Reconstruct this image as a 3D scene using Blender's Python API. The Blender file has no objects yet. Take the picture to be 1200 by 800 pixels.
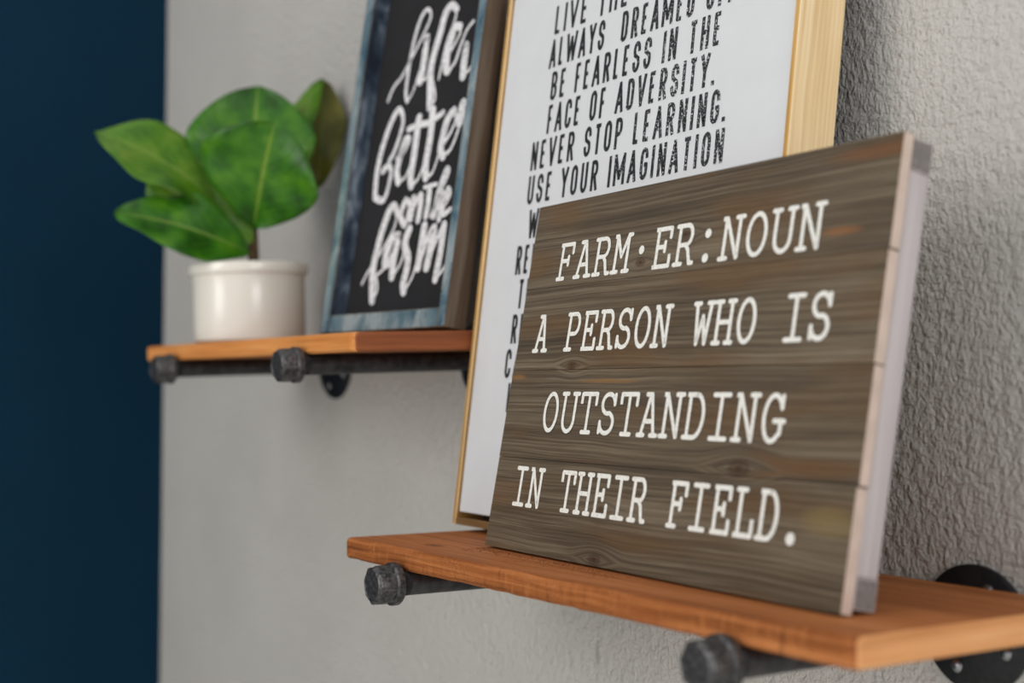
import bpy, bmesh, math, random
from mathutils import Vector, Matrix, noise
from math import cos, sin, pi, radians

random.seed(7)
sc = bpy.context.scene
col = sc.collection

# ------------------------------------------------------------------ camera
YAW, PITCH, ROLL = 0.5897, 0.0351, 0.0027
fwd = Vector((-cos(YAW)*cos(PITCH), sin(YAW)*cos(PITCH), sin(PITCH)))
rgt = fwd.cross(Vector((0, 0, 1))).normalized()
upv = rgt.cross(fwd)
r2 = rgt*cos(ROLL) + upv*sin(ROLL)
u2 = -rgt*sin(ROLL) + upv*cos(ROLL)
cam_d = bpy.data.cameras.new('camera')
cam = bpy.data.objects.new('camera', cam_d)
col.objects.link(cam)
m = Matrix.Identity(4)
for i in range(3):
    m[i][0], m[i][1], m[i][2] = r2[i], u2[i], -fwd[i]
m.translation = Vector((0.6213, -0.8269, 0.1385))
cam.matrix_world = m
cam_d.sensor_width = 36
cam_d.lens = 48.57
cam_d.clip_start = 0.02
cam_d.dof.use_dof = True
cam_d.dof.focus_distance = 1.15
cam_d.dof.aperture_fstop = 3.1
cam_d.dof.aperture_blades = 9
sc.camera = cam

# ------------------------------------------------------------------ light
world = bpy.data.worlds.new('room_light')
sc.world = world
world.use_nodes = True
bg = world.node_tree.nodes['Background']
bg.inputs[0].default_value = (0.98, 0.98, 1.0, 1)
bg.inputs[1].default_value = 0.88

def area(name, loc, target, sx, sy, power, color):
    d = bpy.data.lights.new(name, 'AREA')
    d.shape = 'RECTANGLE'
    d.size, d.size_y = sx, sy
    d.energy = power
    d.color = color
    o = bpy.data.objects.new(name, d)
    o.location = loc
    o.rotation_euler = (Vector(target) - Vector(loc)).to_track_quat('-Z', 'Y').to_euler()
    col.objects.link(o)
    return o

area('window_light_front', (-0.65, -3.4, 0.9), (-0.6, 0, 0.2), 1.2, 2.1, 38, (1.0, 0.975, 0.93))
area('window_light_side', (4.8, -0.75, 1.1), (0, 0, 0.2), 2.2, 2.2, 74, (1.0, 0.98, 0.97))

sc.view_settings.view_transform = 'Standard'
sc.view_settings.look = 'None'
sc.view_settings.gamma = 1
sc.view_settings.use_curve_mapping = False
sc.view_settings.exposure = 0.0

# ------------------------------------------------------------------ node helpers
class NT:
    def __init__(s, name, rough=0.6, metal=0.0, spec=0.5):
        s.m = bpy.data.materials.new(name)
        s.m.use_nodes = True
        s.t = s.m.node_tree
        s.b = s.t.nodes['Principled BSDF']
        s.b.inputs['Roughness'].default_value = rough
        s.b.inputs['Metallic'].default_value = metal
        s.b.inputs['Specular IOR Level'].default_value = spec
    def n(s, typ, **kw):
        nd = s.t.nodes.new(typ)
        for k, v in kw.items():
            setattr(nd, k, v)
        return nd
    def put(s, sock, v):
        if isinstance(v, bpy.types.NodeSocket):
            s.t.links.new(v, sock)
        else:
            sock.default_value = v
    def math(s, op, a, b=0.0, c=0.0, clamp=False):
        nd = s.n('ShaderNodeMath', operation=op, use_clamp=clamp)
        s.put(nd.inputs[0], a); s.put(nd.inputs[1], b); s.put(nd.inputs[2], c)
        return nd.outputs[0]
    def step(s, v, lo, hi):
        nd = s.n('ShaderNodeMapRange', interpolation_type='SMOOTHSTEP')
        s.put(nd.inputs[0], v)
        nd.inputs[1].default_value = lo; nd.inputs[2].default_value = hi
        return nd.outputs[0]
    def obj(s):
        return s.n('ShaderNodeTexCoord').outputs['Object']
    def xyz(s, v):
        nd = s.n('ShaderNodeSeparateXYZ'); s.put(nd.inputs[0], v)
        return nd.outputs
    def vec(s, x, y, z):
        nd = s.n('ShaderNodeCombineXYZ')
        for i, v in enumerate((x, y, z)): s.put(nd.inputs[i], v)
        return nd.outputs[0]
    def noise(s, v, scale, detail=4, rough=0.55, dist=0.0):
        nd = s.n('ShaderNodeTexNoise')
        s.put(nd.inputs['Vector'], v)
        nd.inputs['Scale'].default_value = scale
        nd.inputs['Detail'].default_value = detail
        nd.inputs['Roughness'].default_value = rough
        nd.inputs['Distortion'].default_value = dist
        return nd.outputs[0]
    def ramp(s, v, stops):
        nd = s.n('ShaderNodeValToRGB')
        e = nd.color_ramp.elements
        while len(e) < len(stops): e.new(0.5)
        for el, (p, c) in zip(e, stops):
            el.position = p; el.color = tuple(c) + (1,)
        s.put(nd.inputs[0], v)
        return nd.outputs[0]
    def mix(s, f, a, b, blend='MIX'):
        nd = s.n('ShaderNodeMix', data_type='RGBA', blend_type=blend)
        s.put(nd.inputs[0], f)
        for i, v in ((6, a), (7, b)):
            s.put(nd.inputs[i], v if isinstance(v, bpy.types.NodeSocket) else tuple(v) + (1,))
        return nd.outputs[2]
    def bump(s, h, strength, dist):
        nd = s.n('ShaderNodeBump')
        nd.inputs['Strength'].default_value = strength
        nd.inputs['Distance'].default_value = dist
        s.put(nd.inputs['Height'], h)
        s.t.links.new(nd.outputs[0], s.b.inputs['Normal'])
    def base(s, c):
        s.put(s.b.inputs['Base Color'], c if isinstance(c, bpy.types.NodeSocket) else tuple(c) + (1,))
        return s.m

def srgb(r, g, b):
    f = lambda v: (v/255/12.92) if v/255 <= 0.04045 else ((v/255+0.055)/1.055)**2.4
    return (f(r), f(g), f(b))

def plain(name, c, rough=0.6, metal=0.0, var=0.06, scale=40):
    t = NT(name, rough, metal)
    n = t.noise(t.obj(), scale, 3)
    d = tuple(x*(1-var*2) for x in c); l = tuple(min(1, x*(1+var*2)) for x in c)
    return t.base(t.ramp(n, [(0.3, d), (0.7, l)]))

def wood(name, dark, mid, light, along=0, rough=0.6, grain=1.0, knots=(), patches=(), bump=0.35,
         across=2, sat=None, spec=0.35, speck=None, tone=None, saw=0.0, lohi=(0.42, 0.55, 0.68), fine=0.2):
    """long-grain wood; along / across are object axes, knots (a, c, r) in metres"""
    t = NT(name, rough, spec=spec)
    o = t.xyz(t.obj())
    A, Cc, W = o[along], o[across], o[3-along-across]
    rnd = t.n('ShaderNodeObjectInfo').outputs['Random']
    warp = Cc
    km = None
    for (ka, kc, kr) in knots:
        dx = t.math('MULTIPLY', t.math('SUBTRACT', A, ka), 0.55)
        dz = t.math('SUBTRACT', Cc, kc)
        d = t.math('SQRT', t.math('ADD', t.math('MULTIPLY', dx, dx), t.math('MULTIPLY', dz, dz)))
        f = t.math('MULTIPLY', t.math('SUBTRACT', 1.0, t.step(d, 0, kr*4)), kr*1.6)
        sg = t.math('SIGN', dz)
        warp = t.math('SUBTRACT', warp, t.math('MULTIPLY', sg, f))
        k = t.math('SUBTRACT', 1.0, t.step(d, kr*0.35, kr*1.15))
        ring = t.math('ADD', t.math('MULTIPLY', t.math('SINE', t.math('MULTIPLY', d, 5.5/kr*2)), 0.22), 0.78)
        k = t.math('MULTIPLY', k, ring)
        km = k if km is None else t.math('MAXIMUM', km, k)
    off = t.math('MULTIPLY', rnd, 37.0)
    wob = t.math('MULTIPLY', t.noise(t.vec(t.math('MULTIPLY', A, 4.0), t.math('MULTIPLY', Cc, 7.0), off), 1.0, 2), 0.012)
    cc = t.math('ADD', warp, wob)
    v1 = t.vec(t.math('MULTIPLY', A, 3.0), t.math('MULTIPLY', cc, 210.0*grain), t.math('ADD', off, t.math('MULTIPLY', W, 60.0)))
    v2 = t.vec(t.math('MULTIPLY', A, 14.0), t.math('MULTIPLY', cc, 1100.0*grain), t.math('ADD', off, t.math('MULTIPLY', W, 400.0)))
    v3 = t.vec(t.math('MULTIPLY', A, 3.5), t.math('MULTIPLY', cc, 34.0), t.math('ADD', off, W))
    n1 = t.noise(v1, 1.0, 5, 0.6); n2 = t.noise(v2, 1.0, 3, 0.6); n3 = t.noise(v3, 1.0, 3)
    g = t.math('ADD', t.math('MULTIPLY', n1, 0.55), t.math('ADD', t.math('MULTIPLY', n2, fine), t.math('MULTIPLY', n3, 0.35)))
    c = t.ramp(g, [(lohi[0], dark), (lohi[1], mid), (lohi[2], light)])
    if tone:
        tn = t.noise(t.vec(t.math('MULTIPLY', A, 5.0), t.math('MULTIPLY', cc, 26.0), t.math('ADD', off, 5.0)), 1.0, 3)
        c = t.mix(t.math('MULTIPLY', t.step(tn, 0.48, 0.66), 0.6), c, tone)
    for (pa, pc, ra, rc, pcol) in patches:
        dx = t.math('DIVIDE', t.math('SUBTRACT', A, pa), ra)
        dz = t.math('DIVIDE', t.math('SUBTRACT', cc, pc), rc)
        d = t.math('ADD', t.math('ADD', t.math('MULTIPLY', dx, dx), t.math('MULTIPLY', dz, dz)), t.math('MULTIPLY', n1, 0.9))
        f = t.math('MULTIPLY', t.math('SUBTRACT', 1.0, t.step(d, 0.35, 1.7)), 0.62)
        c = t.mix(f, c, pcol)
    if km is not None:
        c = t.mix(t.math('MULTIPLY', km, 0.85), c, tuple(x*0.45 for x in dark) if sat is None else sat)
    if speck:
        sp = t.noise(t.obj(), 900, 1)
        sm = t.noise(t.obj(), 25, 2)
        f = t.math('MULTIPLY', t.step(sp, 0.62, 0.68), t.step(sm, 0.45, 0.6))
        c = t.mix(t.math('MULTIPLY', f, 0.6), c, speck)
    h = t.math('ADD', n1, t.math('MULTIPLY', n2, 0.7))
    if saw:
        sn = t.noise(t.vec(t.math('MULTIPLY', A, 170.0), t.math('MULTIPLY', Cc, 22.0), off), 1.0, 3, 0.7)
        sb = t.noise(t.vec(t.math('MULTIPLY', A, 16.0), t.math('MULTIPLY', Cc, 40.0), off), 1.0, 3, 0.7)
        c = t.mix(t.math('MULTIPLY', t.math('MULTIPLY', t.step(sn, 0.5, 0.72), t.step(sb, 0.4, 0.6)), saw), c, light)
        c = t.mix(t.math('MULTIPLY', t.math('SUBTRACT', 1.0, t.step(sn, 0.28, 0.42)), saw), c, dark)
        h = t.math('ADD', h, t.math('MULTIPLY', sn, 1.2))
    if km is not None: h = t.math('SUBTRACT', h, t.math('MULTIPLY', km, 0.25))
    t.bump(h, bump, 0.0012)
    return t.base(c)

# ------------------------------------------------------------------ mesh helpers
def mesh_obj(name, verts, faces, mats, parent=None, mat_idx=None, smooth=False, uvs=None):
    me = bpy.data.meshes.new(name)
    me.from_pydata([tuple(v) for v in verts], [], faces)
    if not isinstance(mats, (list, tuple)): mats = [mats]
    for mt in mats: me.materials.append(mt)
    if mat_idx:
        for p, i in zip(me.polygons, mat_idx): p.material_index = i
    if smooth:
        for p in me.polygons: p.use_smooth = True
    if uvs:
        ul = me.uv_layers.new(name='uv')
        for p in me.polygons:
            for li in p.loop_indices:
                ul.data[li].uv = uvs[me.loops[li].vertex_index]
    me.update()
    o = bpy.data.objects.new(name, me)
    col.objects.link(o)
    o.parent = parent
    return o

def bm_obj(name, bm, mats, parent=None, smooth=False):
    me = bpy.data.meshes.new(name)
    bm.normal_update()
    bm.to_mesh(me); bm.free()
    if not isinstance(mats, (list, tuple)): mats = [mats]
    for mt in mats: me.materials.append(mt)
    if smooth:
        for p in me.polygons: p.use_smooth = True
    o = bpy.data.objects.new(name, me)
    col.objects.link(o)
    o.parent = parent
    return o

def box(name, x0, x1, y0, y1, z0, z1, mats, parent=None, bevel=0.0, faces=None, seg=2):
    """faces: dict of '-x','+x','-y','+y','-z','+z' -> material slot"""
    bm = bmesh.new()
    bmesh.ops.create_cube(bm, size=1)
    for v in bm.verts:
        v.co = Vector(((x0+x1)/2 + v.co.x*(x1-x0), (y0+y1)/2 + v.co.y*(y1-y0), (z0+z1)/2 + v.co.z*(z1-z0)))
    bm.normal_update()
    if faces:
        for f in bm.faces:
            n = f.normal
            k = max(range(3), key=lambda i: abs(n[i]))
            f.material_index = faces.get(('-' if n[k] < 0 else '+') + 'xyz'[k], 0)
    if bevel:
        bmesh.ops.bevel(bm, geom=bm.edges[:], offset=bevel, segments=seg, affect='EDGES', profile=0.6)
    return bm_obj(name, bm, mats, parent, smooth=False)

def lathe(name, prof, origin, axis, mats, parent=None, n=40, smooth=True, squash=None):
    """prof: list of (radius, height along axis)"""
    axis = Vector(axis).normalized()
    a = axis.orthogonal().normalized(); b = axis.cross(a)
    vs, fs = [], []
    for r, h in prof:
        for i in range(n):
            an = 2*pi*i/n
            rr = r*(squash(an, h) if squash else 1)
            vs.append(Vector(origin) + axis*h + (a*cos(an) + b*sin(an))*rr)
    for j in range(len(prof)-1):
        for i in range(n):
            k = (i+1) % n
            fs.append((j*n+i, j*n+k, (j+1)*n+k, (j+1)*n+i))
    if prof[0][0] > 1e-6: fs.append(tuple(reversed(range(n))))
    if prof[-1][0] > 1e-6: fs.append(tuple(range((len(prof)-1)*n, len(prof)*n)))
    o = mesh_obj(name, vs, fs, mats, parent, smooth=smooth)
    if smooth:
        md = o.modifiers.new('edges', 'EDGE_SPLIT'); md.split_angle = radians(38)
    return o

def tag(o, label=None, cat=None, group=None, kind=None):
    if label: o['label'] = label
    if cat: o['category'] = cat
    if group: o['group'] = group
    if kind: o['kind'] = kind
    return o

def empty(name, mw):
    o = bpy.data.objects.new(name, None)
    o.empty_display_size = 0.05
    col.objects.link(o)
    o.matrix_world = mw
    return o

def frame_matrix(origin, yaw, lean):
    """x along the panel, z up the panel, y into it (front face at y = 0)"""
    X = Vector((cos(yaw), sin(yaw), 0)); N = Vector((sin(yaw), -cos(yaw), 0))
    Z = Vector((0, 0, 1))*cos(lean) - N*sin(lean)
    N2 = N*cos(lean) + Vector((0, 0, 1))*sin(lean)
    mm = Matrix.Identity(4)
    for i in range(3):
        mm[i][0], mm[i][1], mm[i][2] = X[i], -N2[i], Z[i]
    mm.translation = Vector(origin)
    return mm

def tilt_matrix(H, tl):
    c, s = cos(tl), sin(tl)
    return Matrix(((1, 0, 0, 0), (0, c, -s, 0), (0, s, c, H), (0, 0, 0, 1)))

def in_parent(o):
    o.matrix_parent_inverse = Matrix.Identity(4)
    return o

# ------------------------------------------------------------------ stroke lettering
def arc(cx, cy, rx, ry, a0, a1, n=10):
    return [(cx + rx*cos(radians(a0+(a1-a0)*i/n)), cy + ry*sin(radians(a0+(a1-a0)*i/n))) for i in range(n+1)]

def ribbon(verts, faces, pts, w, y, cap='round'):
    """flat ribbon along pts (x, z) at depth y facing -y; w a width or a list"""
    P = [Vector((p[0], p[1])) for p in pts]
    Q = [P[0]]
    for p in P[1:]:
        if (p-Q[-1]).length > 1e-6: Q.append(p)
    P = Q
    n = len(P)
    if n < 2: return
    for i in range(1, n-1):                   # a sharp turn starts a new stroke with a small joint
        if not isinstance(w, list) and (P[i]-P[i-1]).normalized().dot((P[i+1]-P[i]).normalized()) < 0.35:
            ribbon(verts, faces, P[:i+1], w, y, 'none')
            if abs((P[i]-P[i-1]).normalized().dot((P[i+1]-P[i]).normalized())) < 0.35 or cap == 'round':
                disc(verts, faces, P[i].x, P[i].y, w/2, y-2e-6)
            else:                             # acute joint: a little square block keeps the point blunt
                c0 = len(verts); q = w/2
                verts += [(P[i].x-q, y-2e-6, P[i].y-q), (P[i].x+q, y-2e-6, P[i].y-q), (P[i].x+q, y-2e-6, P[i].y+q), (P[i].x-q, y-2e-6, P[i].y+q)]
                faces.append((c0, c0+1, c0+2, c0+3))
            ribbon(verts, faces, P[i:], w, y, cap)
            return
    ws = w if isinstance(w, list) else [w]*n
    closed = (P[0]-P[-1]).length < 1e-5 and n > 3
    if cap == 'square' and not closed:
        P[0] = P[0] - (P[1]-P[0]).normalized()*0.0
    base = len(verts)
    for i in range(n):
        d0 = (P[i]-P[i-1]).normalized() if i > 0 else ((P[-1]-P[-2]).normalized() if closed else (P[1]-P[0]).normalized())
        d1 = (P[i+1]-P[i]).normalized() if i < n-1 else ((P[1]-P[0]).normalized() if closed else d0)
        t = d0 + d1
        if t.length < 1e-3: t = d1
        t.normalize()
        nn = Vector((-t.y, t.x))
        k = 1/max(0.75, abs(nn.dot(Vector((-d1.y, d1.x)))))
        hw = ws[min(i, len(ws)-1)]/2*k
        a, b = P[i]+nn*hw, P[i]-nn*hw
        verts += [(a.x, y, a.y), (b.x, y, b.y)]
    for i in range(n-1):
        j = base+2*i
        faces.append((j, j+1, j+3, j+2))
    if cap == 'round' and not closed:
        for e in (0, n-1):
            c0 = len(verts); hw = ws[min(e, len(ws)-1)]/2
            for q in range(10):
                verts.append((P[e].x+hw*cos(q*pi/5), y-1e-6, P[e].y+hw*sin(q*pi/5)))
            faces.append(tuple(range(c0, c0+10)))

def disc(verts, faces, x, z, r, y):
    c0 = len(verts)
    for q in range(16): verts.append((x+r*cos(q*pi/8), y, z+r*sin(q*pi/8)))
    faces.append(tuple(range(c0, c0+16)))

O_SLAB = arc(.5, .5, .40, .5, 90, 450, 28)
SLAB = {
 'F': [[(.2, 0), (.2, 1)], [(.04, 1), (.9, 1), (.9, .74)], [(.2, .52), (.64, .52)], [(.64, .64), (.64, .40)], [(.04, 0), (.46, 0)]],
 'A': [[(.16, 0), (.47, 1), (.53, 1), (.84, 0)], [(.26, 1), (.5, 1)], [(.27, .34), (.73, .34)], [(.0, 0), (.32, 0)], [(.68, 0), (1, 0)]],
 'R': [[(.2, 0), (.2, 1)], [(.04, 1), (.55, 1)] + arc(.58, .745, .26, .255, 90, -90, 10) + [(.2, .49)], [(.04, 0), (.42, 0)], [(.55, .49), (.70, .36), (.84, 0), (1, 0)]],
 'M': [[(.16, 0), (.16, 1)], [(.0, 1), (.18, 1), (.5, .42), (.82, 1), (1, 1)], [(.84, 1), (.84, 0)], [(0, 0), (.34, 0)], [(.66, 0), (1, 0)]],
 'E': [[(.2, 0), (.2, 1)], [(.04, 1), (.88, 1), (.88, .76)], [(.2, .52), (.62, .52)], [(.62, .64), (.62, .40)], [(.04, 0), (.92, 0), (.92, .26)]],
 'N': [[(.17, 0), (.17, 1)], [(.0, 1), (.19, 1), (.81, 0), (.83, 0), (.83, 1)], [(.66, 1), (1, 1)], [(0, 0), (.34, 0)]],
 'O': [O_SLAB],
 'U': [[(.16, 1), (.16, .32)] + arc(.5, .32, .34, .32, 180, 360, 12) + [(.84, 1)], [(0, 1), (.33, 1)], [(.67, 1), (1, 1)]],
 'P': [[(.2, 0), (.2, 1)], [(.04, 1), (.58, 1)] + arc(.60, .72, .28, .28, 90, -90, 12) + [(.2, .44)], [(.04, 0), (.46, 0)]],
 'S': [[(.86, .98), (.86, .74)], [(.86, .78)] + arc(.5, .75, .35, .25, 10, 270, 16)[1:] + arc(.5, .26, .37, .26, 90, -165, 16)[1:] + [(.12, .22)], [(.12, .02), (.12, .28)]],
 'W': [[(.1, 1), (.27, 0), (.5, .68), (.73, 0), (.9, 1)], [(-.04, 1), (.28, 1)], [(.72, 1), (1.04, 1)]],
 'H': [[(.16, 0), (.16, 1)], [(.84, 0), (.84, 1)], [(.16, .5), (.84, .5)], [(0, 0), (.33, 0)], [(.67, 0), (1, 0)], [(0, 1), (.33, 1)], [(.67, 1), (1, 1)]],
 'I': [[(.5, 0), (.5, 1)], [(.14, 0), (.86, 0)], [(.14, 1), (.86, 1)]],
 'T': [[(.5, 0), (.5, 1)], [(.06, .74), (.06, 1), (.94, 1), (.94, .74)], [(.26, 0), (.74, 0)]],
 'D': [[(.18, 0), (.18, 1)], [(.02, 1), (.5, 1)] + arc(.48, .5, .40, .5, 90, -90, 18) + [(.02, 0)]],
 'G': [[(.84, .98), (.84, .72)], [(.84, .74)] + arc(.5, .5, .38, .5, 35, 310, 22)[1:] + [(.84, .18), (.84, .44)], [(.56, .44), (.98, .44)]],
 'L': [[(.26, 0), (.26, 1)], [(.06, 1), (.5, 1)], [(.04, 0), (.92, 0), (.92, .32)]],
}
def rr(x0, x1, z0, z1, a0, a1):
    """rounded-end column outline walked anticlockwise between angles in quarter turns"""
    return []
_t = lambda a0, a1: arc(.5, .76, .37, .24, a0, a1, 8)
_b = lambda a0, a1: arc(.5, .24, .37, .24, a0, a1, 8)
SANS = {
 'A': [[(.06, 0), (.5, 1), (.94, 0)], [(.2, .28), (.8, .28)]],
 'B': [[(.14, 0), (.14, 1), (.5, 1)] + arc(.5, .76, .34, .24, 90, -90, 8) + arc(.5, .26, .37, .26, 90, -90, 8) + [(.14, 0)], [(.14, .52), (.5, .52)]],
 'C': [_t(0, 180) + _b(180, 360)],
 'D': [[(.14, 0), (.14, 1), (.48, 1)] + arc(.48, .74, .38, .26, 90, 0, 6) + arc(.48, .26, .38, .26, 0, -90, 6) + [(.14, 0)]],
 'E': [[(.88, 1), (.16, 1), (.16, 0), (.88, 0)], [(.16, .52), (.76, .52)]],
 'F': [[(.88, 1), (.16, 1), (.16, 0)], [(.16, .5), (.76, .5)]],
 'G': [_t(0, 180) + _b(180, 360) + [(.87, .46), (.52, .46)]],
 'H': [[(.13, 0), (.13, 1)], [(.87, 0), (.87, 1)], [(.13, .52), (.87, .52)]],
 'I': [[(.5, 0), (.5, 1)]],
 'L': [[(.18, 1), (.18, 0), (.88, 0)]],
 'M': [[(.04, 0), (.04, 1), (.5, .2), (.96, 1), (.96, 0)]],
 'N': [[(.12, 0), (.12, 1), (.88, 0), (.88, 1)]],
 'O': [_t(0, 180) + _b(180, 360) + [(.87, .76)]],
 'P': [[(.14, 0), (.14, 1), (.5, 1)] + arc(.5, .73, .37, .27, 90, -90, 8) + [(.14, .46)]],
 'R': [[(.14, 0), (.14, 1), (.5, 1)] + arc(.5, .75, .36, .25, 90, -90, 8) + [(.14, .5)], [(.5, .5), (.88, 0)]],
 'S': [arc(.5, .76, .37, .24, 0, 200, 9) + [(.2, .58), (.8, .42)] + arc(.5, .24, .37, .24, 20, -180, 9)],
 'T': [[(.5, 0), (.5, 1)], [(.06, 1), (.94, 1)]],
 'U': [[(.13, 1)] + _b(180, 360) + [(.87, 1)]],
 'V': [[(.06, 1), (.5, 0), (.94, 1)]],
 'W': [[(.0, 1), (.24, 0), (.5, .85), (.76, 0), (1.0, 1)]],
 'Y': [[(.06, 1), (.5, .46), (.94, 1)], [(.5, .46), (.5, 0)]],
}
SWID = {'I': .42, 'M': 1.35, 'W': 1.5, ' ': .62, '.': .42, 'E': .9, 'F': .88, 'L': .86, 'T': .95, 'A': 1.06, 'V': 1.06}

# ------------------------------------------------------------------ materials
def wall_mat(name, c, strength=0.55, scuff=False):
    t = NT(name, 0.42, spec=0.45)
    o = t.obj()
    w_ = t.xyz(o)
    ov = t.vec(w_[0], w_[1], t.math('MULTIPLY', w_[2], 0.78))
    a = t.noise(ov, 125, 4, 0.6, 0.0)
    b = t.noise(ov, 330, 2, 0.5)
    h = t.math('ADD', t.math('MULTIPLY', a, 1.0), t.math('MULTIPLY', b, 0.35))
    t.bump(h, strength, 0.0068)
    n = t.noise(o, 6, 2)
    c2 = tuple(x*0.94 for x in c)
    cc = t.ramp(n, [(0.35, c2), (0.65, c)])
    if scuff:
        s = t.xyz(o)
        dx = t.math('DIVIDE', t.math('SUBTRACT', s[0], -0.49), 0.09)
        dz = t.math('DIVIDE', t.math('SUBTRACT', s[2], -0.112), 0.035)
        d = t.math('ADD', t.math('MULTIPLY', dx, dx), t.math('MULTIPLY', dz, dz))
        st = t.noise(t.vec(t.math('MULTIPLY', s[0], 60.0), 0.0, t.math('MULTIPLY', s[2], 14.0)), 1.0, 3)
        f = t.math('MULTIPLY', t.math('SUBTRACT', 1.0, t.step(d, 0.1, 1.0)), t.step(st, 0.55, 0.68))
        cc = t.mix(t.math('MULTIPLY', f, 0.35), cc, srgb(105, 100, 92))
    return t.base(cc)

M_wall = wall_mat('grey_wall_paint', srgb(198, 195, 189), 1.0, True)
M_blue = wall_mat('navy_wall_paint', srgb(0, 39, 60), 0.3)
M_blue.node_tree.nodes['Principled BSDF'].inputs['Roughness'].default_value = 0.8
M_blue.node_tree.nodes['Principled BSDF'].inputs['Specular IOR Level'].default_value = 0.15
M_floor = plain('floor_boards', srgb(205, 206, 196), 0.6)

# ------------------------------------------------------------------ room shell
XC = -1.6966
o = box('wall_back', XC, 2.2, 0.0, 0.12, -1.2, 1.4, M_wall); tag(o, kind='structure')
o = box('wall_left', XC-0.12, XC, -2.6, 0.12, -1.2, 1.4, M_blue); tag(o, kind='structure')
o = box('floor', XC-0.12, 2.2, -2.6, 0.12, -1.25, -1.2, M_floor); tag(o, kind='structure')

# ------------------------------------------------------------------ shelves
T = 0.019
def board(name, xl, xr, D, mw, mats, seed, chip, label):
    """weathered board; slots: top, front, right end"""
    rn = random.Random(seed)
    root = None
    ns = int((xr-xl)/0.003)
    ring0 = []
    b = 0.0022
    # section (y, z, slot) going round: front bottom -> front top -> back top -> back bottom
    sec = [(-D+b, -T, 1), (-D, -T+b, 1), (-D, -T*0.66, 1), (-D, -T*0.33, 1), (-D, -0.0042, 1), (-D+0.0011, -0.0012, 1), (-D+0.0042, 0, 0)]
    for k in range(1, 8): sec.append((-D+b+(D-b-0.009)*k/8, 0, 0))
    sec += [(-0.0080, 0, 0), (-0.0066, -0.002, 0), (-0.0066, -T+0.002, 0), (-0.0080, -T, 0), (-D*0.5, -T, 0)]
    nn = len(sec)
    vs, fs, mi = [], [], []
    for i in range(ns+1):
        x = xl + (xr-xl)*i/ns
        for j, (y, z, s) in enumerate(sec):
            p = Vector((x*14, y*30, z*60+seed))
            dy = noise.noise(p)*0.0006
            dz = noise.noise(p+Vector((9, 9, 9)))*0.0004
            if j <= 1:                       # chipped lower front arris
                c = noise.noise(Vector((x*38, seed*3.1, 0))) + (0.25 if -0.36 < x < -0.18 and seed == 3 else 0)
                c2 = noise.noise(Vector((x*150, seed*1.7, 4)))
                cut = max(0, c-0.12)*chip*2.2 + max(0, c2)*chip*0.5
                if j == 0: dy += cut
                else: dz += cut*0.8
            if j in (5, 6):
                c = max(0, noise.noise(Vector((x*60, seed, 7)))-0.1)*chip*0.8
                dy += c*0.5
                dz -= c*0.5
            if j > 6: dy = 0; dz *= 0.3
            de = min(x-xl, xr-x)
            if j <= 6 and de < 0.0055: dy += (0.0032 if i > ns/2 else 0.0008)*(1-de/0.0055)**2
            vs.append((x, y+dy, min(z+dz, 0.0)))
    for i in range(ns):
        for j in range(nn):
            k = (j+1) % nn
            fs.append((i*nn+j, i*nn+k, (i+1)*nn+k, (i+1)*nn+j))
            mi.append(sec[j][2] if sec[j][2] == sec[k][2] or j == 5 else 0)
    for i, x in ((0, xl), (ns, xr)):          # end caps, slightly inset ring for a soft arris
        base = len(vs)
        sgn = -1 if i == 0 else 1
        for j in range(nn):
            v = Vector(vs[i*nn+j])
            cy, cz = -D/2, -T/2
            v2 = Vector((x + sgn*0.0014 + noise.noise(Vector((v.y*50, v.z*80, seed)))*0.0005, v.y + (0.0013 if v.y < cy else -0.0008), v.z + (0.0012 if v.z < cz else -0.0012)))
            vs.append(v2)
        for j in range(nn):
            k = (j+1) % nn
            q = (i*nn+j, base+j, base+k, i*nn+k)
            fs.append(q if i == 0 else tuple(reversed(q))); mi.append(2)
        cap = tuple(range(base, base+nn))
        fs.append(cap if i else tuple(reversed(cap))); mi.append(2)
    me_o = mesh_obj(name, vs, fs, mats, None, mi)
    bm = bmesh.new(); bm.from_mesh(me_o.data); bmesh.ops.recalc_face_normals(bm, faces=bm.faces[:]); bm.to_mesh(me_o.data); bm.free()
    me_o.matrix_world = mw
    tag(me_o, label, 'shelf')
    return me_o

low_top = wood('lower_board_top', srgb(120, 68, 34), srgb(166, 100, 54), srgb(202, 136, 84), rough=0.62, across=1,
               knots=[(-0.12, -0.17, 0.012), (-0.44, -0.2, 0.008)], bump=0.5, speck=srgb(70, 30, 14), grain=0.8, spec=0.2, saw=0.0, lohi=(0.38, 0.55, 0.75))
low_front = wood('lower_board_front', srgb(94, 50, 22), srgb(144, 82, 38), srgb(190, 120, 68), rough=0.7, across=2,
                 bump=1.0, speck=srgb(206, 140, 88), grain=0.7, spec=0.2, saw=0.55)
low_end = wood('lower_board_end', srgb(190, 128, 76), srgb(214, 152, 98), srgb(228, 172, 118), rough=0.6, along=1, across=2, grain=0.3, bump=0.25, spec=0.3)
up_front = wood('upper_board_front', srgb(178, 108, 50), srgb(206, 134, 70), srgb(220, 154, 90), rough=0.6, across=2, grain=0.5, bump=0.3, spec=0.3)
up_end = wood('upper_board_end', srgb(110, 56, 28), srgb(140, 78, 42), srgb(162, 96, 58), rough=0.6, along=1, across=2, grain=0.5, bump=0.3, spec=0.3)  # darker stain than the front, with this end's shade partly put into the colour

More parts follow.
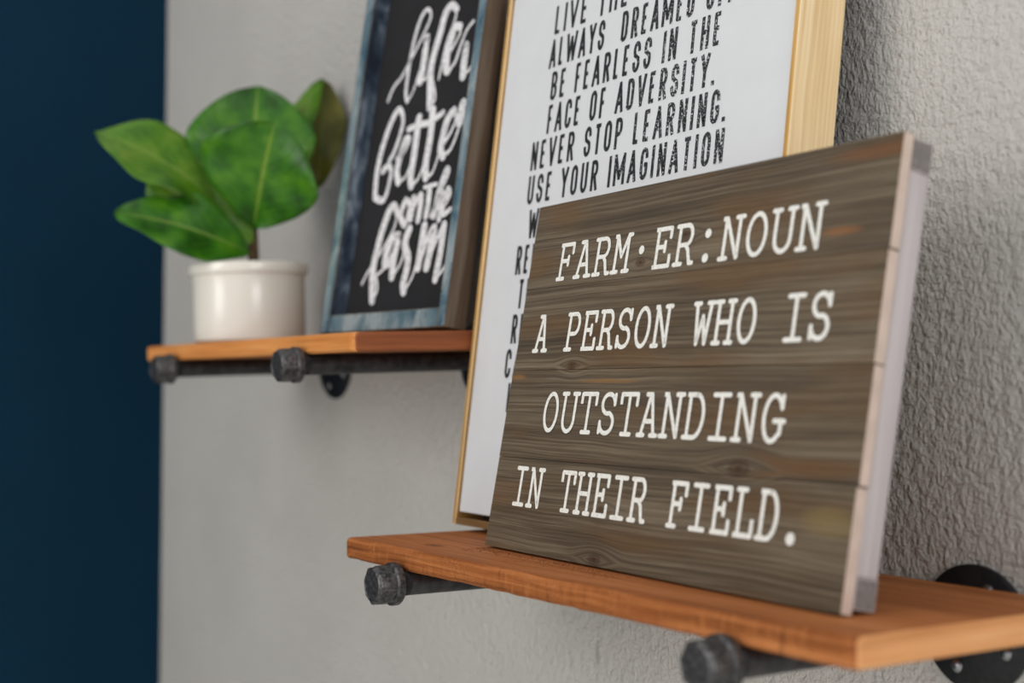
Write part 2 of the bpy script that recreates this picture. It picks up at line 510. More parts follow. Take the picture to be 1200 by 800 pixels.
LOW = tilt_matrix(0.0, -0.0042)
UPP = tilt_matrix(0.2014, 0.0348)
D1, D2 = 0.2363, 0.2207
LX0, LX1, UX0, UX1 = -0.5384, 0.0816, -1.1430, -0.5600
board('shelf_board', LX0, LX1, D1, LOW, [low_top, low_front, low_end], 3, 0.0026,
      'red brown rough wooden shelf board carrying the dark plank sign and gold edged print')
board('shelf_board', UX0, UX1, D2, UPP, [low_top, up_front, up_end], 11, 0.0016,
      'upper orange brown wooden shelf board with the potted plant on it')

# ------------------------------------------------------------------ pipe brackets
t = NT('black_iron', 0.5, 0.7)
nz = t.noise(t.obj(), 320, 3)
t.bump(nz, 0.35, 0.0006)
M_iron = t.base(t.ramp(t.noise(t.obj(), 90, 3), [(0.35, (0.035, 0.035, 0.038)), (0.7, (0.085, 0.083, 0.085))]))
M_cap = plain('grey_iron', (0.075, 0.073, 0.073), 0.4, 0.65, 0.35, 260)
M_screw = plain('steel_screw', (0.30, 0.30, 0.31), 0.35, 1.0)
M_flange = plain('black_iron_flange', (0.012, 0.012, 0.014), 0.45, 0.3, 0.25, 200)

RP = 0.0108
def bracket(xc, D, yc, H, tl, label):
    mw = tilt_matrix(H, tl)
    zc = -T - RP - 0.0002
    root = empty('pipe_bracket', mw @ Matrix.Translation((xc, 0, zc)))
    tag(root, label, 'bracket', 'black iron pipe brackets under the shelf boards')
    yf = -D - yc                       # cap centre
    # pipe, with a thread band near the cap
    prof = [(RP*0.8, 0.0), (RP, 0.002)]
    L = -yf - 0.003
    prof += [(RP, L-0.021), (RP*1.0, L-0.0205)]
    k = 0
    z0 = L-0.020
    while z0 + k*0.0018 < L:
        prof += [(RP*0.93, z0+k*0.0018), (RP*1.02, z0+k*0.0018+0.0009)]; k += 1
    prof += [(RP*0.9, L+0.004)]
    lathe('pipe', prof, (0, -0.003, 0), (0, -1, 0), M_iron, root, 36)
    # cap: banded mouth, ribbed body, domed end
    R = 0.0168
    cp = [(RP*1.0, 0.0), (R*1.04, 0.0), (R*1.1, 0.0012), (R*1.1, 0.0062), (R*1.03, 0.0076), (R*0.94, 0.0080), (R*0.93, 0.0215),
          (R*0.90, 0.0232), (R*0.80, 0.0246), (R*0.74, 0.0248), (R*0.70, 0.0243), (0.0001, 0.0246)]
    cap = lathe('pipe_cap', cp, (0, yf+0.011, 0), (0, -1, 0), M_cap, root, 64,
                squash=lambda a, h: 1.0 + (0.085 if (0.0078 < h < 0.0235 and (a*4/pi+0.3) % 1 < 0.24) else 0.0))
    # flange on the wall (untilted would be the same to a hair)
    fl = lathe('flange', [(0.0445, 0.0), (0.0455, 0.0012), (0.0455, 0.0040), (0.0440, 0.0052), (0.0150, 0.0060), (0.0125, 0.0068),
                          (0.0118, 0.0165), (RP*1.02, 0.0180)], (0, -0.0002, 0), (0, -1, 0), M_flange, root, 56)
    for q in range(4):
        a = pi/4 + q*pi/2 + 0.35
        lathe('screw', [(0.0048, 0), (0.0046, 0.0012), (0.0030, 0.0024), (0.0012, 0.0027), (0.0010, 0.0019), (0.0001, 0.0019)],
              (0.031*cos(a), -0.0058, 0.031*sin(a)), (0, -1, 0), M_screw, root, 16)
    return root

bracket(-0.4323, D1, 0.0158, 0.0, -0.0042, 'pipe bracket with grey cap at the left end of the lower shelf')
bracket(-0.0168, D1, 0.0158, 0.0, -0.0042, 'pipe bracket and round wall flange under the right end of the lower shelf')
bracket(-1.0340, D2, 0.0158, 0.2014, 0.0348, 'pipe bracket under the left end of the upper shelf, below the plant')
bracket(-0.6700, D2, 0.0158, 0.2014, 0.0348, 'pipe bracket with banded cap under the right end of the upper shelf')

# ------------------------------------------------------------------ plank sign
SW, SH, ST = 0.4372, 0.3068, 0.0288
TP = 0.0098
sign = empty('wooden_plank_sign', frame_matrix((-0.4054, -0.1684, 0.0026), -0.0528, 0.186))
tag(sign, 'dark brown plank sign with white typewriter lettering, leaning at the front of the lower shelf', 'sign')

orange, tan = srgb(150, 100, 58), srgb(138, 116, 72)
pk = [(0.0944, 0.1593, 0.0042), (0.1699, 0.242, 0.0045), (0.3237, 0.0839, 0.0075), (0.1696, 0.0049, 0.0055), (0.1684, 0.0438, 0.0035), (0.224, 0.2592, 0.004)]
pp = [(0.392, 0.2515, 0.022, 0.004, orange), (0.4173, 0.0596, 0.030, 0.011, srgb(132, 112, 66)), (0.150, 0.1530, 0.055, 0.0022, srgb(150, 108, 56)),
      (0.42, 0.3015, 0.055, 0.006, srgb(120, 74, 38)), (0.0100, 0.1555, 0.014, 0.003, srgb(150, 108, 60)), (0.39, 0.095, 0.07, 0.008, srgb(110, 74, 38))]
plank_m = wood('dark_stained_planks', srgb(56, 46, 36), srgb(88, 75, 58), srgb(134, 120, 100), rough=0.66, knots=pk, patches=pp,
               bump=1.0, grain=1.8, tone=srgb(104, 76, 46), lohi=(0.43, 0.60, 0.82), fine=0.36, sat=srgb(62, 34, 16), spec=0.3)
pink = plain('raw_plank_edge', srgb(198, 178, 164), 0.7, 0, 0.05, 60)
stile_m = wood('pale_washed_stile', srgb(166, 158, 158), srgb(182, 174, 174), srgb(196, 188, 188), along=2, across=1, grain=0.6, bump=0.2)
endg = plain('grey_end_grain', srgb(118, 112, 110), 0.8, 0, 0.12, 250)
cuts = [0.0, 0.0788, 0.1560, 0.2300, SH]
for k in range(4):
    z0, z1 = cuts[k], cuts[k+1]
    j = [(0.0006, -0.0007), (-0.0006, 0.0004), (0.0009, 0.0), (0.0, 0.0003)][k]
    p = box('plank', 0.0+j[0], SW+j[1], [0.0, 0.0004, 0.0, 0.0003][k], TP, z0+(0.00014 if k else 0), z1-0.00014, [plank_m, pink], sign, 0.0005,
            {'+x': 1, '-x': 1})
# bottom battens are cut to the lean so they clear the shelf
lo = 0.0042
for z0, z1, nm in ((lo, lo+0.020, 'bottom'), (SH-0.0225, SH-0.0015, 'top')):
    box('back_rail', 0.0005, SW-0.0008, TP, ST, z0, z1, [stile_m, endg], sign, 0.0008, {'+x': 1, '-x': 1})
for x0, x1 in ((0.001, 0.036), (SW-0.037, SW-0.0012)):
    box('back_stile', x0, x1, TP, ST-0.0004, lo+0.0203, SH-0.0228, stile_m, sign, 0.0008)

t = NT('white_paint', 0.6)
o_ = t.obj()
M_white = t.base(t.ramp(t.noise(o_, 500, 3), [(0.30, srgb(196, 192, 180)), (0.5, srgb(232, 230, 222))]))

def slab_line(txt, x0, pitch, z, cap, w, y, parent, mat):
    vs, fs = [], []
    for i, ch in enumerate(txt + ' '):
        lx = x0 + i*pitch
        lw = pitch*0.93
        def mp(p): return (lx + w*0.3 + p[0]*(lw-w*0.6), z + w/2 + p[1]*(cap-w))
        if ch == ' ':
            if vs: mesh_obj('lettering', vs, fs, mat, parent)
            vs, fs = [], []
        elif ch == '\u2022': disc(vs, fs, lx+pitch*0.45, z+cap*0.52, 0.0036, y)
        elif ch == ':':
            disc(vs, fs, lx+pitch*0.45, z+cap*0.68, 0.0036, y); disc(vs, fs, lx+pitch*0.45, z+cap*0.12, 0.0036, y)
        elif ch == '.': disc(vs, fs, lx+pitch*0.42, z+cap*0.11, 0.0042, y)
        else:
            for s, st in enumerate(SLAB[ch]):
                ribbon(vs, fs, [mp(p) for p in st], w, y - s*3e-6)

for txt, x0, pitch, z, cap in (('FARM\u2022ER:NOUN', 0.0471, 0.0276, 0.2344, 0.0338), ('A PERSON WHO IS', 0.0280, 0.02465, 0.1713, 0.0340),
                               ('OUTSTANDING', 0.0612, 0.0278, 0.1020, 0.0350), ('IN THEIR FIELD.', 0.0332, 0.02435, 0.0374, 0.0345)):
    slab_line(txt, x0, pitch, z, cap, 0.0036, -0.00025, sign, M_white)

# wood grit that has shaken loose along the foot of the sign
vs, fs = [], []
rg = random.Random(5)
for k in range(900):
    x = -0.400 + 0.22*rg.random()**1.6
    y = -0.1705 - 0.052*(x+0.405) - abs(rg.gauss(0, 0.010)) - 0.001
    z = y*sin(-0.0042)
    r = rg.uniform(0.00025, 0.0008)
    c = len(vs)
    for q in range(3):
        a = q*2*pi/3 + rg.random()*2
        vs.append((x+r*cos(a), y+r*sin(a), z+0.00005))
    vs.append((x, y, z+r*0.9))
    fs += [(c, c+1, c+3), (c+1, c+2, c+3), (c+2, c, c+3)]
M_grit = plain('wood_grit', srgb(128, 74, 38), 0.9, 0, 0.4, 400)
tag(mesh_obj('wood_grit', vs, fs, M_grit), 'fine brown wood grit scattered on the shelf at the foot of the plank sign', 'grit', kind='stuff')

# ------------------------------------------------------------------ big print in a floating frame
FW, FH, FT = 0.4497, 0.545, 0.044
pr = empty('framed_print', frame_matrix((-0.5566, -0.110, 0.0061), -0.0531, 0.1195))
tag(pr, 'large white print of black capitals in a pale gold wooden frame, behind the plank sign', 'framed print')
pale = wood('pale_frame_wood', srgb(212, 180, 130), srgb(232, 204, 156), srgb(244, 222, 182), along=2, across=1, rough=0.5, grain=1.3, bump=0.2, spec=0.4)
gold = wood('gold_frame_face', srgb(158, 112, 52), srgb(196, 150, 80), srgb(214, 172, 104), along=2, across=0, rough=0.38, grain=0.6, bump=0.15, spec=0.6)
goldh = wood('gold_frame_face_bottom', srgb(92, 66, 36), srgb(124, 92, 54), srgb(156, 122, 76), along=0, across=2, rough=0.45, grain=0.6, bump=0.15, spec=0.5)
dark = plain('dark_gap', srgb(40, 34, 26), 0.9, 0, 0.1)
fwd_ = 0.0062
box('frame_side', 0, fwd_, 0, FT, 0, FH, [pale, gold], pr, 0.0008, {'-y': 1, '+x': 1})
box('frame_side', FW-fwd_, FW, 0, FT, 0, FH, [pale, gold], pr, 0.0008, {'-y': 1, '-x': 1})
box('frame_side', fwd_, FW-fwd_, 0, FT, 0, fwd_+0.001, [goldh], pr, 0.0008)
box('frame_side', fwd_, FW-fwd_, 0, FT, FH-fwd_, FH, [goldh], pr, 0.0008)
box('backing', fwd_, FW-fwd_, FT-0.012, FT-0.006, fwd_+0.001, FH-fwd_, dark, pr)
gp = 0.0022
M_canvas = plain('white_canvas', srgb(212, 213, 214), 0.55, 0, 0.01, 30)
box('canvas', fwd_+gp, FW-fwd_-gp, 0.0022, FT-0.0122, fwd_+0.001+0.0055, FH-fwd_-gp, M_canvas, pr, 0.0012)

t = NT('worn_black_ink', 0.55)
o_ = t.obj()
sx = t.xyz(o_)
nn_ = t.noise(o_, 520, 4, 0.65)
lim = t.math('ADD', t.math('MULTIPLY', t.step(t.noise(o_, 45, 2), 0.35, 0.7), 0.4), t.step(sx[0], 0.12, 0.30))
thr = t.math('SUBTRACT', 0.68, t.math('MULTIPLY', lim, 0.095))
f_ = t.math('MULTIPLY', t.math('SUBTRACT', nn_, thr), 40.0, clamp=True)
M_ink = t.base(t.mix(f_, srgb(30, 30, 32), srgb(215, 216, 218)))

def sans_line(txt, x0, x1, z, cap, w, y, parent, mat):
    tot = sum(SWID.get(c, 1.0) for c in txt)
    gap = 0.0031
    u = (x1-x0-gap*(len(txt)-1))/tot
    x = x0
    vs, fs = [], []
    for ch in txt + ' ':
        lw = SWID.get(ch, 1.0)*u
        def mp(p): return (x + w*0.5 + p[0]*max(lw-w, 1e-4), z + w/2 + p[1]*(cap-w))
        if ch == ' ':
            if vs: mesh_obj('lettering', vs, fs, mat, parent)
            vs, fs = [], []
        elif ch == '.':
            vs += [(x, y, z), (x+w, y, z), (x+w, y, z+w), (x, y, z+w)]; n = len(vs); fs.append((n-4, n-3, n-2, n-1))
        elif ch == 'I':
            vs += [(x+lw/2-w/2, y, z), (x+lw/2+w/2, y, z), (x+lw/2+w/2, y, z+cap), (x+lw/2-w/2, y, z+cap)]; n = len(vs); fs.append((n-4, n-3, n-2, n-1))
        else:
            for s, st in enumerate(SANS[ch]):
                pts = [mp(p) for p in st]
                for e, q in ((0, 1), (-1, -2)):      # square off open ends to the cap line
                    d = Vector(pts[e]) - Vector(pts[q])
                    if (Vector(pts[0])-Vector(pts[-1])).length > 1e-5 and abs(d.y) > abs(d.x)*1.5:
                        pts[e] = tuple(Vector(pts[e]) + d.normalized()*w/2)
                ribbon(vs, fs, pts, w, y - s*3e-6, 'butt')
        x += lw + gap

IY = 0.0022 - 0.00025
for txt, x0, x1, z in (
        ('LIVE THE LIFE YOU', 0.0930, 0.3580, 0.4795), ('ALWAYS  DREAMED OF.', 0.0900, 0.3651, 0.4462),
        ('BE FEARLESS IN THE', 0.0980, 0.3555, 0.4131), ('FACE OF ADVERSITY.', 0.0980, 0.3530, 0.3803),
        ('NEVER STOP LEARNING.', 0.0750, 0.3715, 0.3472), ('USE YOUR IMAGINATION', 0.0750, 0.3724, 0.3136),
        ('WHEN', 0.0840, 0.1450, 0.2797), ('REMEMBER', 0.0670, 0.1900, 0.2456), ('THE', 0.0772, 0.1190, 0.2122),
        ('RISE', 0.0720, 0.1230, 0.1783), ('CARE', 0.0670, 0.1270, 0.1449), ('LIVE', 0.0770, 0.1280, 0.1120)):
    sans_line(txt, x0, x1, z, 0.0284, 0.0039, IY, pr, M_ink)

# ------------------------------------------------------------------ black chalkboard art box on the upper shelf
UW, UH, UT = 0.2409, 0.50, 0.0265
ar = empty('framed_chalk_art', UPP.copy())
ar.matrix_world = frame_matrix((-0.8019, -0.1377, 0.2018), 0.0883, 0.1548)
tag(ar, 'black art with white brush script in a blue grey box frame on upper shelf', 'framed art')
def zinc(name, a, b, c, rough=0.3, metal=0.6, sc_=(18, 18, 9)):
    t = NT(name, rough, metal)
    o = t.xyz(t.obj())
    v = t.vec(t.math('MULTIPLY', o[0], float(sc_[0])), t.math('MULTIPLY', o[1], float(sc_[1])), t.math('MULTIPLY', o[2], float(sc_[2])))
    n = t.noise(v, 1.6, 4, 0.6, 0.6)
    t.put(t.b.inputs['Roughness'], t.math('ADD', t.math('MULTIPLY', t.noise(v, 3.0, 3), 0.3), rough-0.15))
    return t.base(t.ramp(n, [(0.36, a), (0.5, b), (0.62, c)]))
M_zinc = zinc('washed_blue_grey', srgb(84, 122, 140), srgb(150, 174, 182), srgb(204, 216, 216))
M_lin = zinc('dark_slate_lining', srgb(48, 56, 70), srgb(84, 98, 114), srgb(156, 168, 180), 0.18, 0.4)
M_rust = wood('old_brown_side', srgb(46, 36, 28), srgb(84, 66, 50), srgb(110, 98, 84), along=2, across=1, rough=0.6, grain=0.25, bump=0.3)
fw_ = 0.0175
fr = 0.0125
# mitred-look frame: sides run full height, rails between them
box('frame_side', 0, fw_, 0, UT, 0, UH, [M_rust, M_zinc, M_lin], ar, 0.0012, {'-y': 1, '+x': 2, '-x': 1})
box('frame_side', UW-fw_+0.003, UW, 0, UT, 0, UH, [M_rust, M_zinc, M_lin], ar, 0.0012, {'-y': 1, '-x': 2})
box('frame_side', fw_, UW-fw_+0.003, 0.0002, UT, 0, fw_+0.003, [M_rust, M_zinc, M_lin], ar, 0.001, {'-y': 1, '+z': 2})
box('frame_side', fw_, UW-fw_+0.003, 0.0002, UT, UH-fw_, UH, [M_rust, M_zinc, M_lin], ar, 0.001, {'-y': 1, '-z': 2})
M_board = plain('matt_blackboard', srgb(20, 20, 23), 0.95, 0, 0.15, 20)
box('art_panel', fw_, UW-fw_+0.003, 0.0205, 0.0260, fw_+0.003, UH-fw_, M_board, ar)
SCRIPT = [
(0.6,[(0.044,0.273),(0.052,0.288),(0.066,0.298),(0.080,0.316),(0.098,0.340),(0.108,0.357),(0.107,0.366),(0.099,0.371),(0.090,0.364),(0.083,0.346),(0.079,0.321),(0.078,0.295),(0.079,0.277),(0.084,0.266)]),
(0.5,[(0.084,0.266),(0.094,0.277),(0.102,0.300)]),
(1,[(0.107,0.323),(0.107,0.307),(0.105,0.286)]),
(1,[(0.106,0.336),(0.107,0.332)]),
(0.45,[(0.105,0.286),(0.115,0.287),(0.120,0.297)]),
(0.5,[(0.141,0.282),(0.143,0.296),(0.147,0.322),(0.157,0.346),(0.158,0.358)]),
(1,[(0.158,0.358),(0.147,0.365),(0.137,0.357),(0.132,0.336),(0.126,0.316),(0.123,0.296),(0.126,0.278),(0.131,0.252)]),
(0.5,[(0.131,0.252),(0.139,0.260),(0.133,0.276),(0.124,0.290)]),
(0.5,[(0.151,0.306),(0.161,0.315),(0.170,0.328),(0.169,0.336)]),
(1,[(0.169,0.336),(0.159,0.337),(0.154,0.321),(0.151,0.306),(0.153,0.291),(0.157,0.288)]),
(0.6,[(0.157,0.288),(0.168,0.296),(0.174,0.312),(0.182,0.329),(0.192,0.337)]),
(1,[(0.185,0.304),(0.185,0.292),(0.186,0.277)]),
(0.8,[(0.185,0.312),(0.186,0.308)]),
(0.5,[(0.186,0.277),(0.197,0.283),(0.202,0.292),(0.206,0.304)]),
(0.9,[(0.206,0.304),(0.215,0.294),(0.216,0.279),(0.207,0.278)]),
(0.8,[(0.065,0.200),(0.073,0.211),(0.081,0.234),(0.080,0.249),(0.070,0.259),(0.059,0.249),(0.050,0.229),(0.044,0.208),(0.042,0.184),(0.045,0.159)]),
(0.8,[(0.045,0.159),(0.063,0.154),(0.070,0.169),(0.071,0.187),(0.064,0.194),(0.054,0.189)]),
(0.9,[(0.081,0.200),(0.090,0.206),(0.099,0.219),(0.092,0.220),(0.086,0.202),(0.083,0.185),(0.089,0.172)]),
(0.5,[(0.089,0.172),(0.102,0.177),(0.111,0.194)]),
(1,[(0.113,0.242),(0.113,0.224),(0.113,0.198),(0.112,0.176),(0.116,0.165)]),
(0.5,[(0.116,0.165),(0.127,0.171),(0.134,0.185)]),
(1,[(0.138,0.247),(0.140,0.225),(0.139,0.202),(0.138,0.184),(0.142,0.171)]),
(0.5,[(0.142,0.171),(0.153,0.175),(0.161,0.195)]),
(0.8,[(0.095,0.232),(0.115,0.234),(0.135,0.234),(0.158,0.241)]),
(0.6,[(0.166,0.204),(0.178,0.217),(0.184,0.231),(0.178,0.240)]),
(1,[(0.178,0.240),(0.168,0.231),(0.164,0.213),(0.163,0.199),(0.169,0.191)]),
(0.6,[(0.169,0.191),(0.182,0.198),(0.192,0.220),(0.198,0.235)]),
(1,[(0.193,0.246),(0.190,0.227),(0.193,0.225)]),
(0.9,[(0.198,0.235),(0.208,0.229),(0.208,0.207),(0.208,0.195)]),
(0.8,[(0.109,0.149),(0.105,0.142),(0.103,0.132),(0.113,0.121),(0.118,0.133),(0.117,0.145),(0.109,0.149)]),
(0.8,[(0.124,0.150),(0.124,0.138),(0.123,0.127)]),
(0.8,[(0.124,0.137),(0.136,0.152),(0.139,0.140),(0.138,0.124)]),
(0.8,[(0.152,0.159),(0.153,0.144),(0.152,0.127)]),
(0.6,[(0.142,0.160),(0.164,0.161)]),
(0.7,[(0.162,0.126),(0.173,0.151),(0.183,0.171),(0.180,0.176),(0.175,0.167),(0.169,0.148),(0.167,0.125)]),
(0.7,[(0.170,0.132),(0.179,0.149),(0.178,0.138),(0.177,0.121)]),
(0.7,[(0.182,0.134),(0.191,0.146),(0.187,0.153),(0.182,0.140),(0.183,0.126),(0.195,0.130)]),
(0.5,[(0.043,0.059),(0.052,0.072),(0.072,0.092),(0.092,0.117),(0.096,0.135)]),
(1,[(0.096,0.135),(0.088,0.145),(0.079,0.140),(0.070,0.119),(0.065,0.097),(0.062,0.077),(0.064,0.059),(0.069,0.039)]),
(0.6,[(0.069,0.039),(0.076,0.051),(0.070,0.065),(0.062,0.074)]),
(0.5,[(0.072,0.068),(0.086,0.076),(0.100,0.096)]),
(1,[(0.104,0.110),(0.092,0.107),(0.085,0.091),(0.085,0.079),(0.095,0.081),(0.102,0.097),(0.104,0.109)]),
(1,[(0.104,0.101),(0.101,0.084),(0.102,0.064)]),
(0.5,[(0.102,0.064),(0.115,0.077),(0.122,0.100)]),
(1,[(0.124,0.115),(0.120,0.106),(0.120,0.096),(0.128,0.085),(0.129,0.070),(0.126,0.055),(0.129,0.046)]),
(0.5,[(0.129,0.046),(0.141,0.060),(0.147,0.079),(0.152,0.112)]),
(1,[(0.152,0.116),(0.151,0.097),(0.150,0.071)]),
(1,[(0.152,0.080),(0.161,0.102),(0.170,0.112),(0.169,0.091),(0.166,0.070)]),
(0.8,[(0.167,0.079),(0.177,0.098),(0.188,0.114)]),
(0.9,[(0.188,0.114),(0.188,0.087),(0.185,0.056)]),
(0.5,[(0.185,0.056),(0.196,0.065),(0.203,0.076)])]

t = NT('chalk_white', 0.8)
M_chalk = t.base(t.ramp(t.noise(t.obj(), 260, 3), [(0.32, srgb(176, 174, 176)), (0.55, srgb(226, 224, 224))]))
vs, fs = [], []
def smooth_pts(P, k=4):
    out = []
    n = len(P)
    for i in range(n-1):
        p0, p1, p2, p3 = P[max(0, i-1)], P[i], P[i+1], P[min(n-1, i+2)]
        for s in range(k):
            u = s/k
            out.append(tuple(0.5*((2*p1[c]) + (-p0[c]+p2[c])*u + (2*p0[c]-5*p1[c]+4*p2[c]-p3[c])*u*u + (-p0[c]+3*p1[c]-3*p2[c]+p3[c])*u**3) for c in (0, 1)))
    out.append(P[-1])
    return out
for i, (w_, P_) in enumerate(SCRIPT):
    P_ = smooth_pts(P_)
    P_ = [p for p in P_ if p[0] < UW-fw_+0.002]
    if len(P_) < 2: continue
    base_w = 0.0112*w_ if w_ > 0.65 else 0.0095*w_
    n_ = len(P_)
    wl = []
    for j in range(n_):                       # a brush presses on the way down and lifts on the way up
        a_ = Vector(P_[min(n_-1, j+1)]) - Vector(P_[max(0, j-1)])
        down = -a_.normalized().y if a_.length > 1e-6 else 0
        wl.append(base_w*(0.86 + 0.14*down))
    ribbon(vs, fs, P_, wl, 0.0203 - i*4e-6)
mesh_obj('lettering', vs, fs, M_chalk, ar)

# ------------------------------------------------------------------ potted plant
t = NT('white_glazed_ceramic', 0.17, spec=0.6)
M_pot = t.base(srgb(222, 217, 205))
M_soil = plain('potting_soil', srgb(52, 38, 26), 0.95, 0, 0.3, 120)
PX, PY = -0.970, -0.150
pz = 0.2008 + PY*sin(0.0348)
plant = empty('potted_plant', Matrix.Translation((PX, PY, pz)) @ Matrix.Rotation(0.0348, 4, 'X'))
tag(plant, 'broad leaved green plant in a round white ceramic pot on the upper shelf', 'plant')
lathe('pot', [(0.0001, 0.0), (0.062, 0.0), (0.0665, 0.003), (0.0680, 0.010), (0.0685, 0.060), (0.0688, 0.0795), (0.0692, 0.0815), (0.0722, 0.0825),
              (0.0732, 0.0850), (0.0732, 0.0920), (0.0722, 0.0948), (0.0700, 0.0958), (0.0676, 0.0948), (0.0665, 0.092), (0.0655, 0.075), (0.0650, 0.070)],
      (0, 0, 0.0003), (0, 0, 1), M_pot, plant, 72)
lathe('soil', [(0.0655, 0.068), (0.064, 0.0745), (0.04, 0.078), (0.0001, 0.080)], (0, 0, 0), (0, 0, 1), M_soil, plant, 32)

def leaf_mat(name, dark, mid, light, trans=0.15):
    t = NT(name, 0.36, spec=0.4)
    uv = t.xyz(t.n('ShaderNodeTexCoord').outputs['UV'])
    v = t.math('ABSOLUTE', t.math('SUBTRACT', uv[1], 0.5))
    rib = t.math('SUBTRACT', 1.0, t.step(v, 0.008, 0.030))
    s = t.math('SUBTRACT', t.math('MULTIPLY', uv[0], 8.0), t.math('MULTIPLY', v, 7.0))
    fr_ = t.math('ABSOLUTE', t.math('SUBTRACT', t.math('FRACT', s), 0.5))
    vein = t.math('SUBTRACT', 1.0, t.step(fr_, 0.02, 0.10))
    n = t.noise(t.obj(), 28, 3)
    c = t.ramp(n, [(0.32, dark), (0.52, mid), (0.75, light)])
    c = t.mix(t.math('MULTIPLY', vein, 0.30), c, light)
    c = t.mix(t.math('MULTIPLY', rib, 0.75), c, srgb(128, 160, 60))
    h = t.math('SUBTRACT', t.math('MULTIPLY', n, 0.6), t.math('ADD', t.math('MULTIPLY', vein, 0.5), rib))
    t.bump(h, 0.5, 0.003)
    t.b.inputs['Transmission Weight'].default_value = 0.0
    m_ = t.base(c)
    tr = t.n('ShaderNodeBsdfTranslucent'); t.put(tr.inputs[0], tuple(min(1, x*1.6) for x in mid)+(1,))
    mx = t.n('ShaderNodeMixShader'); mx.inputs[0].default_value = trans
    out = t.t.nodes['Material Output']
    t.t.links.new(t.b.outputs[0], mx.inputs[1]); t.t.links.new(tr.outputs[0], mx.inputs[2]); t.t.links.new(mx.outputs[0], out.inputs[0])
    return m_
G1 = leaf_mat('leaf_green', srgb(22, 66, 2), srgb(48, 108, 8), srgb(88, 142, 22))
G2 = leaf_mat('leaf_yellow_green', srgb(50, 98, 6), srgb(80, 130, 12), srgb(120, 150, 44))
G3 = leaf_mat('leaf_olive', srgb(72, 76, 14), srgb(104, 104, 26), srgb(134, 130, 44), 0.3)

PMI = plant.matrix_world.inverted()
def leaf(base, tip, W, face, bend=0.01, fold=0.25, mat=None, peak=0.62, wav=0.004, seed=0, curl=0.0, nu=22, nv=14, vbend=0.0):
    base, tip, face = Vector(base), Vector(tip), Vector(face).normalized()
    ax = (tip-base)
    side = ax.cross(face).normalized()
    face = side.cross(ax).normalized()
    vs, fs, uvs = [], [], []
    for i in range(nu+1):
        u = i/nu
        # obovate outline: narrow foot, broad shoulder, rounded tip
        w = W/2*max(0.03, (sin(pi*min(1, u**(0.85 if peak > .5 else .65))))**0.62*(0.45+0.55*min(1, (u/peak)))*(1 if u < 0.98 else 0.6))
        if i == nu: w = W*0.015
        cpos = base + ax*u + face*(bend*sin(pi*u) - curl*u*u)
        for j in range(nv+1):
            v = -1 + 2*j/nv
            rip = wav*sin(u*9+seed+v*1.5)*abs(v)**1.5 + 0.5*wav*sin(u*17+seed*2)*abs(v)
            p = cpos + side*(v*w) + face*(fold*w*abs(v)**1.3 + rip - vbend*w*v*v)
            vs.append(PMI @ p); uvs.append((u, (v+1)/2))
    for i in range(nu):
        for j in range(nv):
            a = i*(nv+1)+j
            fs.append((a, a+1, a+nv+2, a+nv+1))
    o = mesh_obj('leaf', vs, fs, mat, plant, smooth=True, uvs=uvs)
    md = o.modifiers.new('thickness', 'SOLIDIFY'); md.thickness = 0.0007; md.offset = 0
    return o

def tube(name, pts, rads, mat, parent, n=12):
    vs, fs = [], []
    for i, p in enumerate(pts):
        p = Vector(p)
        d = (Vector(pts[min(len(pts)-1, i+1)]) - Vector(pts[max(0, i-1)])).normalized()
        a = d.orthogonal().normalized() if i == 0 else (a - d*a.dot(d)).normalized()
        b = d.cross(a)
        for k in range(n):
            vs.append(PMI @ (p + (a*cos(2*pi*k/n)+b*sin(2*pi*k/n))*rads[i]))
    for i in range(len(pts)-1):
        for k in range(n):
            q = (k+1) % n
            fs.append((i*n+k, i*n+q, (i+1)*n+q, (i+1)*n+k))
    fs.append(tuple(reversed(range(n)))); fs.append(tuple(range((len(pts)-1)*n, len(pts)*n)))
    return mesh_obj(name, vs, fs, mat, parent, smooth=True)

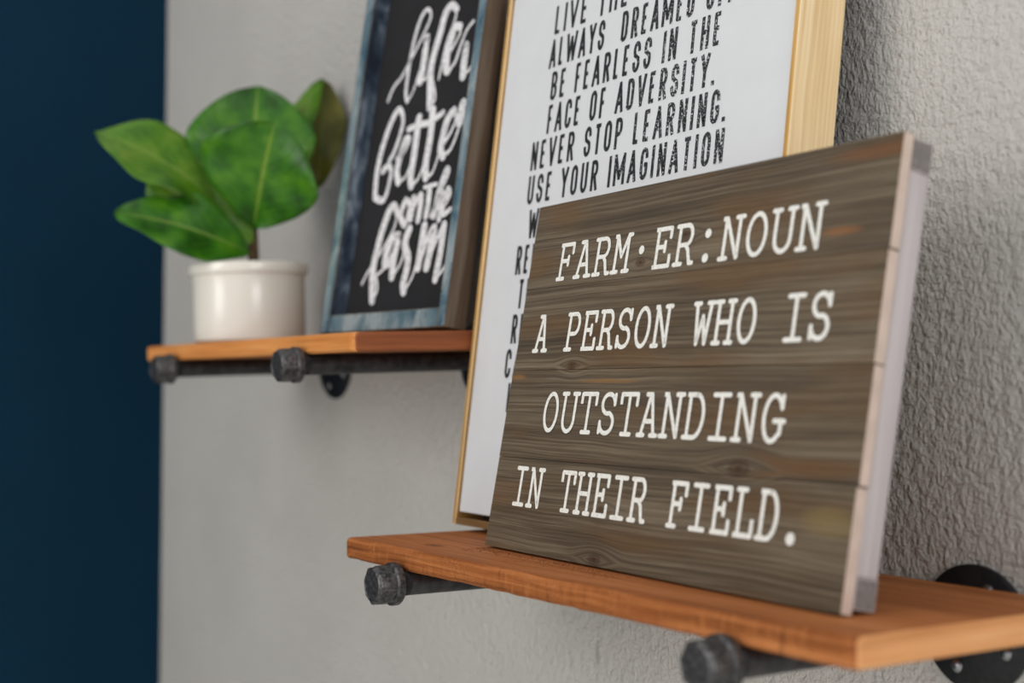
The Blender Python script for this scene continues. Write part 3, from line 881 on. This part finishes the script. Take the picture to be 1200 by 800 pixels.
M_stem = plain('brown_stem', srgb(84, 62, 34), 0.8, 0, 0.2, 150)
tube('stem', [(-0.965, -0.150, pz+0.076), (-0.9645, -0.1488, 0.300), (-0.963, -0.150, 0.325), (-0.966, -0.148, 0.352)], [0.0075, 0.0068, 0.006, 0.004], M_stem, plant)
V = Vector
toward = V((0.83, -0.556, 0.0))
leaf((-0.9480, -0.1560, 0.336), (-0.8700, -0.1640, 0.452), 0.172, (0.80, -0.56, 0.35), 0.004, 0.16, G1, 0.60, 0.003, 1.0)
leaf((-0.9800, -0.1480, 0.344), (-0.9900, -0.1340, 0.519), 0.172, (0.85, -0.52, 0.05), 0.010, 0.22, G1, 0.60, 0.004, 2.2)
leaf((-0.9800, -0.1700, 0.350), (-1.0290, -0.3260, 0.448), 0.135, (0.60, -0.30, 0.75), 0.016, 0.16, G2, 0.85, 0.005, 0.4)
leaf((-0.9480, -0.1600, 0.303), (-0.9880, -0.3140, 0.347), 0.098, (0.80, -0.25, 0.50), 0.012, 0.18, G1, 0.50, 0.004, 3.1)
leaf((-0.9560, -0.1540, 0.318), (-1.0330, -0.2580, 0.398), 0.125, (0.80, -0.45, 0.30), 0.006, 0.10, G2, 0.60, 0.005, 4.4)
leaf((-0.9860, -0.1320, 0.352), (-0.9930, -0.0440, 0.540), 0.060, (0.50, -0.65, 0.55), 0.006, 0.25, G2, 0.62, 0.003, 5.2)
leaf((-0.9950, -0.0400, 0.540), (-0.9760, -0.0560, 0.395), 0.062, (0.90, -0.35, 0.1), 0.004, 0.20, G3, 0.40, 0.003, 0.9)
leaf((-0.9900, -0.1300, 0.345), (-1.0700, -0.1000, 0.440), 0.100, (0.60, -0.65, 0.40), 0.012, 0.20, G1, 0.62, 0.004, 1.9)

# the whole plant grows by a hair and moves back onto the middle of its shelf
plant.matrix_world = Matrix.Translation((-0.9986, -0.1378, 0.2014 - 0.1378*sin(0.0348))) @ Matrix.Rotation(0.0348, 4, 'X') @ Matrix.Scale(1.018, 4)
